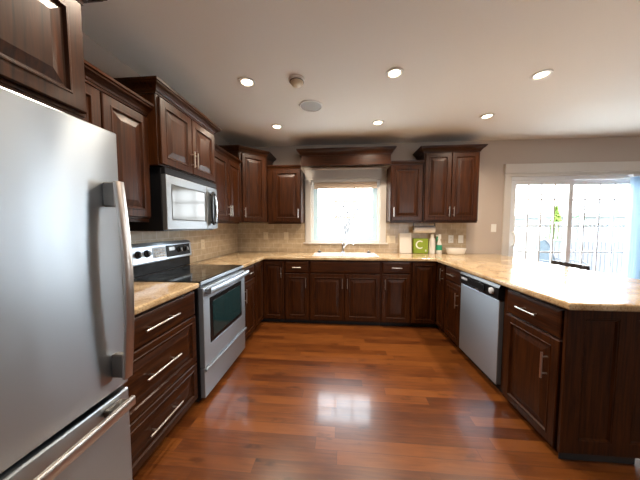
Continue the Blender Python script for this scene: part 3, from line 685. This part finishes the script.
lo_ = obj('loop_handle', bm, M['black'], md, smooth=True)
obj('grip', tube([(0.600, -0.044, 1.36), (0.610, -0.048, 1.42), (0.613, -0.049, 1.485), (0.610, -0.048, 1.55), (0.600, -0.044, 1.61)], 0.009), M['chrome'], lo_, smooth=True)
cpn = obj('control_panel', boxes(((0.523, -0.006, 1.290), (MWW - 0.002, 0.029, 1.686)), bev=0.004), M['mw_steel'], mw)
obj('keypad', boxes(((0.645, -0.0085, 1.34), (0.692, -0.0062, 1.56))), M['black'], cpn)
obj('clock_display', boxes(((0.645, -0.0085, 1.58), (0.692, -0.0062, 1.62))), M['lcd'], cpn)
obj('underside_panel', boxes(((0.02, 0.04, 1.279), (MWW - 0.02, 0.37, 1.2845))), M['black'], mw)

# ------------------------------------------------------------------ ceiling fixtures
LP = [(-0.80, 2.054, 'recessed ceiling light above the range'), (0.432, 2.038, 'recessed ceiling light over the middle of the kitchen floor'), (1.63, 2.16, 'recessed ceiling light above the dishwasher'),
      (-0.785, 2.965, 'recessed ceiling light near the angled corner cabinet'), (0.444, 2.955, 'recessed ceiling light just in front of the sink window'), (1.636, 2.89, 'recessed ceiling light near the tall two-door wall cabinet'),
      (1.675, 1.425, 'recessed ceiling light cut by the upper right photo edge'),
      (-0.78, 1.12, 'recessed ceiling light nearest the refrigerator door'), (0.43, 1.12, 'recessed ceiling light straight above the viewer')]
def downlight(x, y, lb):
    t = thing('recessed_ceiling_light', lb, 'ceiling light', (x, y, ZC), 0, 'recessed ceiling lights')
    obj('trim_ring', lathe([(0.072, -0.0005), (0.072, -0.010), (0.060, -0.012), (0.048, -0.006), (0.046, -0.0005)], 30), M['white_pl'], t, smooth=True)
    obj('lamp', lathe([(0.0, -0.007), (0.028, -0.006), (0.040, -0.004), (0.0455, -0.001), (0.0, -0.001)], 24), M['bulb'], t, smooth=True)
    l = bpy.data.lights.new('lamp_light', 'SPOT'); l.energy = LAMP_W; l.color = LAMP_COL; l.spot_size = math.radians(158); l.spot_blend = 0.9; l.shadow_soft_size = 0.05
    o = bpy.data.objects.new('lamp_light', l); col.objects.link(o); o.parent = t; o.location = (0, 0, -0.05)
for a_ in LP: downlight(*a_)
sp = thing('ceiling_speaker', 'round grey ceiling speaker grille near the smoke detector', 'speaker', (-0.305, 2.505, ZC), 0)
obj('rim', lathe([(0.122, -0.0005), (0.120, -0.008), (0.110, -0.009), (0.106, -0.0005)], 36), M['white_pl'], sp, smooth=True)
obj('grille', lathe([(0.0, -0.005), (0.105, -0.004), (0.1055, -0.0005), (0.0, -0.0005)], 36), M['grey_grille'], sp, smooth=True)
sm = thing('smoke_detector', 'round ivory smoke detector on the ceiling', 'smoke detector', (-0.37, 2.06, ZC), 0)
obj('base', lathe([(0.0, -0.0005), (0.070, -0.0005), (0.070, -0.012), (0.064, -0.016), (0.0, -0.016)], 30), M['white_pl'], sm, smooth=True)
obj('seam_shadow', lathe([(0.0, -0.0162), (0.060, -0.0162), (0.060, -0.021), (0.0, -0.021)], 30), M['dark_rubber'], sm)  # dark disc standing for the shadow in the seam round the cap
obj('cap', lathe([(0.056, -0.0212), (0.054, -0.030), (0.042, -0.044), (0.020, -0.048), (0.0, -0.049)], 30), M['ivory'], sm, smooth=True)

# ------------------------------------------------------------------ things on the counter
cb = thing('cutting_board', 'white cutting board standing upright beside the green box', 'cutting board', (0.985, 3.625, 0.9145), 0.10)
bm = boxes(((-0.092, 0.0, 0.0), (0.082, 0.022, 0.305)), bev=0.006, seg=2)
obj('board', bm, M['paper'], cb, (0, 0, 0), (-0.10, 0, 0))
obj('board_edge', boxes(((-0.100, 0.026, 0.0), (0.070, 0.040, 0.290)), bev=0.004), M['ivory'], cb, (0, 0, 0.002), (-0.10, 0, 0))
gb = thing('green_box', 'lime green box with a white letter C', 'box', (1.192, 3.62, 0.9145), 0)
obj('carton', boxes(((-0.104, 0.0, 0.0), (0.104, 0.06, 0.222)), bev=0.004), M['green'], gb)
bm = bmesh.new(); pr = []
for k in range(25):
    t = math.radians(50 + 260 * k / 24); pr.append((math.cos(t), math.sin(t)))
def plate(pts_in, pts_out, y0, y1):
    bm = bmesh.new(); n = len(pts_in)
    A = [[bm.verts.new((p[0], y, p[1])) for p in pts] for pts in (pts_in, pts_out) for y in (y0, y1)]
    for k in range(n - 1):
        bm.faces.new((A[0][k], A[0][k + 1], A[2][k + 1], A[2][k])); bm.faces.new((A[1][k], A[1][k + 1], A[3][k + 1], A[3][k]))
        bm.faces.new((A[0][k], A[0][k + 1], A[1][k + 1], A[1][k])); bm.faces.new((A[2][k], A[2][k + 1], A[3][k + 1], A[3][k]))
    for k in (0, n - 1): bm.faces.new((A[0][k], A[1][k], A[3][k], A[2][k]))
    return bm
obj('letter', plate([(-0.012 + 0.044 * c_, 0.130 + 0.044 * s_) for c_, s_ in pr], [(-0.014 + 0.062 * c_, 0.130 + 0.062 * s_) for c_, s_ in pr], -0.0015, -0.0003), M['whiteprint'], gb)
obj('mark', boxes(((0.062, -0.0015, 0.03), (0.080, -0.0003, 0.055))), M['whiteprint'], gb)
ph = thing('paper_towel_holder', 'paper towel roll on a holder under the tall wall cabinet', 'paper towels', (1.215, 3.58, 1.272), 0)
bm = lathe([(0.0, -0.145), (0.020, -0.145), (0.050, -0.145), (0.050, 0.145), (0.0, 0.145)], 28)
obj('paper_roll', bm, M['paper'], ph, (0, 0, 0), (0, PI / 2, 0), smooth=True)
obj('holder_arm', boxes(((0.147, -0.012, -0.012), (0.153, 0.012, 0.0885)), ((-0.153, -0.012, -0.012), (-0.147, 0.012, 0.0885)), ((-0.153, -0.012, 0.0845), (0.153, 0.012, 0.0888))), M['black'], ph)
wb = thing('bottle', 'tall plain white bottle beside the green box', 'bottle', (1.350, 3.62, 0.9145), 0)
obj('flask', lathe([(0.0, 0.0), (0.044, 0.0), (0.046, 0.01), (0.043, 0.16), (0.036, 0.215), (0.022, 0.235), (0.022, 0.25), (0.0, 0.25)], 26), M['white_pl'], wb, smooth=True)
obj('cap', lathe([(0.0, 0.2505), (0.024, 0.2505), (0.023, 0.282), (0.0, 0.284)], 22), M['paper'], wb, smooth=True)
sb_ = thing('spray_bottle', 'white spray bottle with a green trigger', 'spray bottle', (1.447, 3.61, 0.9145), 0)
obj('flask', lathe([(0.0, 0.0), (0.038, 0.0), (0.040, 0.012), (0.038, 0.11), (0.024, 0.17), (0.016, 0.20), (0.016, 0.215), (0.0, 0.215)], 24), M['white_pl'], sb_, smooth=True)
obj('spray_head', boxes(((-0.020, -0.018, 0.2155), (0.020, 0.018, 0.285)), ((-0.05, -0.011, 0.255), (-0.018, 0.011, 0.28)), bev=0.006, seg=2), M['white_pl'], sb_)
obj('trigger', tube([(-0.024, -0.0, 0.25), (-0.040, -0.004, 0.21), (-0.036, -0.004, 0.18)], 0.008), M['teal'], sb_, smooth=True)
obj('band', lathe([(0.0385, 0.055), (0.0415, 0.056), (0.0415, 0.128), (0.036, 0.130)], 24), M['teal'], sb_, smooth=True)
ds = thing('serving_dish', 'white shallow oval dish by the outlets', 'dish', (1.660, 3.56, 0.9145), 0)
bm = lathe([(0.0, 0.0), (0.110, 0.0), (0.128, 0.010), (0.150, 0.080), (0.153, 0.092), (0.146, 0.092), (0.140, 0.080), (0.120, 0.014), (0.0, 0.010)], 40)
bmesh.ops.scale(bm, vec=(0.93, 0.50, 0.95), verts=bm.verts)
obj('bowl', bm, M['white_pl'], ds, smooth=True)
# wall plates
def plate_thing(name, label, cat, loc, rz, kind, w=0.072, m='white_pl'):
    t = thing(name, label, cat, loc, rz, 'white wall plates' if m == 'white_pl' else 'beige wall plates')
    obj('cover_plate', boxes(((-w / 2, -0.006, -0.058), (w / 2, -0.0003, 0.058)), bev=0.002), M[m], t)
    k = 2 if w > 0.1 else 1
    for i in range(k):
        x = (i - (k - 1) / 2) * 0.046
        if kind == 'outlet':
            for z in (-0.02, 0.02):
                s_ = obj('socket', boxes(((x - 0.014, -0.0085, z - 0.014), (x + 0.014, -0.0062, z + 0.014)), bev=0.002), M[m], t)
                obj('slots', boxes(((x - 0.007, -0.0092, z - 0.004), (x - 0.005, -0.0087, z + 0.006)), ((x + 0.005, -0.0092, z - 0.004), (x + 0.007, -0.0087, z + 0.006))), M['dark_rubber'], s_)
        else:
            obj('rocker', boxes(((x - 0.015, -0.0095, -0.032), (x + 0.015, -0.0062, 0.032)), bev=0.002), M[m], t)
    return t
yt = YB - 0.008
plate_thing('power_outlet', 'beige outlet on backsplash nearest the left corner', 'outlet', (-1.175, yt, 1.165), 0, 'outlet', m='ivory')
plate_thing('wall_switch', 'beige switch on backsplash between the left outlet and window', 'switch', (-0.845, yt, 1.165), 0, 'switch', m='ivory')
plate_thing('wall_switch', 'double beige switch on backsplash right of the window', 'switch', (0.775, yt, 1.115), 0, 'switch', 0.125, 'ivory')
plate_thing('power_outlet', 'white outlet on backsplash above the white dish, left of a pair', 'outlet', (1.645, yt, 1.125), 0, 'outlet')
plate_thing('wall_switch', 'white switch on backsplash at the right edge of the tiles', 'switch', (1.785, yt, 1.125), 0, 'switch')
plate_thing('wall_switch', 'white switch on taupe wall beside the patio door', 'switch', (2.245, YB, 1.29), 0, 'switch')
plate_thing('power_outlet', 'beige outlet on left wall backsplash past the range', 'outlet', (XL + 0.008, 2.70, 1.10), PI / 2, 'outlet', m='ivory')

# ------------------------------------------------------------------ window coverings
sh = thing('pleated_blind', 'beige pleated blind pulled up at the top of the kitchen window', 'blind', (0.075, 3.70, 2.0), 0)
obj('head_rail', boxes(((-0.485, -0.02, -0.012), (0.485, 0.014, 0.0195)), bev=0.003), M['white_pl'], sh)
bm = bmesh.new()
for k in range(5):
    z = -0.014 - k * 0.015; box_into(bm, (-0.478, -0.026 + (k % 2) * 0.006, z - 0.014), (0.478, 0.013, z), 0.004, 1)
obj('pleats', bm, M['shade'], sh)
obj('bottom_rail', boxes(((-0.48, -0.022, -0.108), (0.48, 0.012, -0.0905)), bev=0.004), M['shade'], sh)
vb = thing('vertical_blinds', 'pale blue vertical blinds stacked at the right side of the patio door', 'blinds', (4.12, 3.655, 0), 0)
obj('head_rail', boxes(((-0.15, -0.03, 1.995), (0.10, 0.03, 2.028)), bev=0.003), M['vinyl'], vb)
for k in range(7):
    x = -0.125 + k * 0.034
    bm = bmesh.new(); pts = [(-0.040, 0.004), (-0.02, -0.004), (0.0, -0.006), (0.02, -0.004), (0.040, 0.004)]
    rows = [[bm.verts.new((px * 0.42, py + px * 0.9, z)) for px, py in pts] for z in (0.03, 1.994)]
    for i in range(4): bm.faces.new((rows[0][i], rows[0][i + 1], rows[1][i + 1], rows[1][i]))
    gg = bmesh.ops.solidify(bm, geom=list(bm.faces), thickness=0.0012)
    obj('slat', bm, M['blind'], vb, (x, 0, 0))

# ------------------------------------------------------------------ bar stool behind the peninsula
st = thing('bar_stool', 'dark wooden bar stool with its back rail showing over the peninsula edge', 'bar stool', (2.19, 2.675, 0), -PI / 2)
obj('seat', boxes(((-0.19, -0.19, 0.61), (0.19, 0.19, 0.65)), bev=0.012, seg=2), M['dark_wood'], st)
for sx in (-1, 1):
    for sy in (-1, 1):
        obj('leg', tube([(sx * 0.195, sy * 0.185, 0.0), (sx * 0.165, sy * 0.165, 0.609)], [0.016, 0.02], 8), M['dark_wood'], st)
for sx in (-1, 1): obj('back_post', tube([(sx * 0.17, 0.165, 0.651), (sx * 0.18, 0.19, 0.90)], 0.014, 8), M['dark_wood'], st)
obj('footrest', boxes(((-0.17, -0.185, 0.22), (0.17, -0.165, 0.25)), ((-0.17, 0.165, 0.22), (0.17, 0.185, 0.25)), bev=0.003), M['dark_wood'], st)
pts = [(-0.20 + 0.40 * k / 10, 0.19 + 0.02 * math.sin(PI * k / 10), 0.908) for k in range(11)]
obj('back_rail', flatbar(pts, (0, 0, 1), 0.052, 0.020), M['dark_wood'], st)

# ------------------------------------------------------------------ outside
struct(obj('ground', boxes(((-25, 3.9, -0.9), (40, 60, -0.8))), M['concrete']))
struct(obj('deck', boxes(((-2.0, 3.87, -0.20), (9.5, 7.6, -0.06)), bev=0.0), M['deck']))
fe = thing('picket_fence', 'white picket fence on a grey board base beyond the patio door', 'fence', (9.0, 9.0, -0.8), 0)
for x0, x1 in ((-1.75, -0.92), (-0.75, 2.6)):
    bm = bmesh.new(); k = x0
    while k < x1: box_into(bm, (k, -0.02, 1.66), (k + 0.055, 0.02, 2.22)); k += 0.13
    box_into(bm, (x0, -0.03, 2.221), (x1, 0.03, 2.27)); box_into(bm, (x0, -0.03, 1.60), (x1, 0.03, 1.659))
    obj('picket_panel', bm, M['fence_w'], fe)
for x in (-1.82, -0.84, 0.9, 2.65): obj('post', boxes(((x - 0.05, 0.041, 0.0), (x + 0.05, 0.14, 2.40)), bev=0.004), M['fence_w'], fe)
bm = bmesh.new(); k = -1.75
while k < 2.6: box_into(bm, (k, -0.015, 0.02), (k + 0.12, 0.015, 1.58)); k += 0.135
obj('board_base', bm, M['fence_g'], fe)
ho = thing('neighbouring_house', 'pale neighbouring house with grey-green roof behind the white fence', 'house', (13.5, 14.0, -0.8), 0)
obj('wall', boxes(((-1.6, 0, 0), (9.0, 6.0, 2.62))), M['siding'], ho)
bm = bmesh.new()
pv = [bm.verts.new(v) for v in ((-1.9, -0.4, 2.63), (9.3, -0.4, 2.63), (9.3, 6.4, 2.63), (-1.9, 6.4, 2.63), (-0.5, 3.0, 3.0), (8.0, 3.0, 3.0))]
for f in ((0, 1, 5, 4), (1, 2, 5), (2, 3, 4, 5), (3, 0, 4), (0, 3, 2, 1)): bm.faces.new([pv[i] for i in f])
obj('roof', bm, M['roof'], ho)
def leafy(name, label, x, y, z0, rx, rz_, n, m, cone=False):
    t = thing(name, label, 'tree', (x, y, z0), 0); bm = bmesh.new(); rnd = random.Random(n)
    for k in range(n):
        h_ = rnd.random(); a_ = rnd.random() * 2 * PI; rr = rx * ((1 - h_) if cone else math.sqrt(max(0.02, 1 - (2 * h_ - 1) ** 2))) * math.sqrt(rnd.random())
        p = Vector((rr * math.cos(a_), rr * math.sin(a_), 0.5 + h_ * rz_)); s = 0.06
        u = Vector((rnd.uniform(-1, 1), rnd.uniform(-1, 1), rnd.uniform(-1, 1))).normalized() * s; w = u.orthogonal().normalized() * s * 0.6
        bm.faces.new([bm.verts.new(p - u), bm.verts.new(p + w), bm.verts.new(p + u), bm.verts.new(p - w)])
    obj('foliage', bm, m, t); obj('trunk', tube([(0, 0, 0), (0, 0, 0.5 + rz_ * 0.7)], [0.07, 0.02], 8), M['bark'], t)
leafy('conifer', 'small yellow-green conifer rising over the picket fence', 8.35, 10.0, -0.8, 0.62, 2.40, 2400, M['leaf'], True)
leafy('shrub', 'dull green shrub at the near end of the neighbouring house', 11.4, 12.6, -0.8, 0.7, 2.2, 900, M['hedge'])
# bare tree seen faintly through the kitchen window
bt = thing('bare_tree', 'bare leafless tree faint through the kitchen window', 'tree', (0.4, 13.0, -0.8), 0)
bm = bmesh.new(); rnd = random.Random(3)
def branch(p, d_, L, r_, lev):
    e = p + d_ * L; tube_into(bm, [p, (p + e) / 2 + Vector((rnd.uniform(-.05, .05), 0, rnd.uniform(-.05, .05))) * L, e], [r_, r_ * .85, r_ * .7], 5)
    if lev == 0: return
    for _ in range(3 if lev > 2 else 2):
        nd = (d_ + Vector((rnd.uniform(-.9, .9), rnd.uniform(-.5, .5), rnd.uniform(-.15, .6)))).normalized()
        branch(p + d_ * L * rnd.uniform(.6, 1.0), nd, L * rnd.uniform(.6, .8), r_ * .6, lev - 1)
branch(Vector((0, 0, 0)), Vector((0, 0, 1)), 1.7, 0.11, 5)
obj('branches', bm, M['bark'], bt)
# patio chair
pc = thing('patio_chair', 'grey patio chair with arched back on the deck outside', 'patio chair', (4.55, 5.5, -0.06), 0.35)
fpts = [(-0.30, 0.0, 0.0), (-0.29, 0.05, 0.45), (-0.27, 0.12, 0.70), (-0.22, 0.18, 0.95), (-0.14, 0.21, 1.06), (0.0, 0.22, 1.10), (0.14, 0.21, 1.06), (0.22, 0.18, 0.95), (0.27, 0.12, 0.70), (0.29, 0.05, 0.45), (0.30, 0.0, 0.0)]
obj('back_frame', tube(fpts, 0.017, 8), M['patio_metal'], pc, smooth=True)
bm = bmesh.new(); L_ = [bm.verts.new(Vector(p) + Vector((0.012, 0, 0))) for p in fpts[1:5]]; R_ = [bm.verts.new(Vector(p) - Vector((0.012, 0, 0))) for p in fpts[::-1][1:5]]
for k in range(3): bm.faces.new((L_[k], R_[k], R_[k + 1], L_[k + 1]))
bmesh.ops.solidify(bm, geom=list(bm.faces), thickness=0.006)
obj('back_sling', bm, M['sling'], pc)
obj('seat', boxes(((-0.27, -0.45, 0.42), (0.27, 0.04, 0.445)), bev=0.006), M['sling'], pc)
for s in (-1, 1):
    obj('arm', tube([(s * 0.30, -0.44, 0.0), (s * 0.30, -0.43, 0.60), (s * 0.30, -0.36, 0.66), (s * 0.29, 0.09, 0.66)], 0.015, 8), M['patio_metal'], pc, smooth=True)
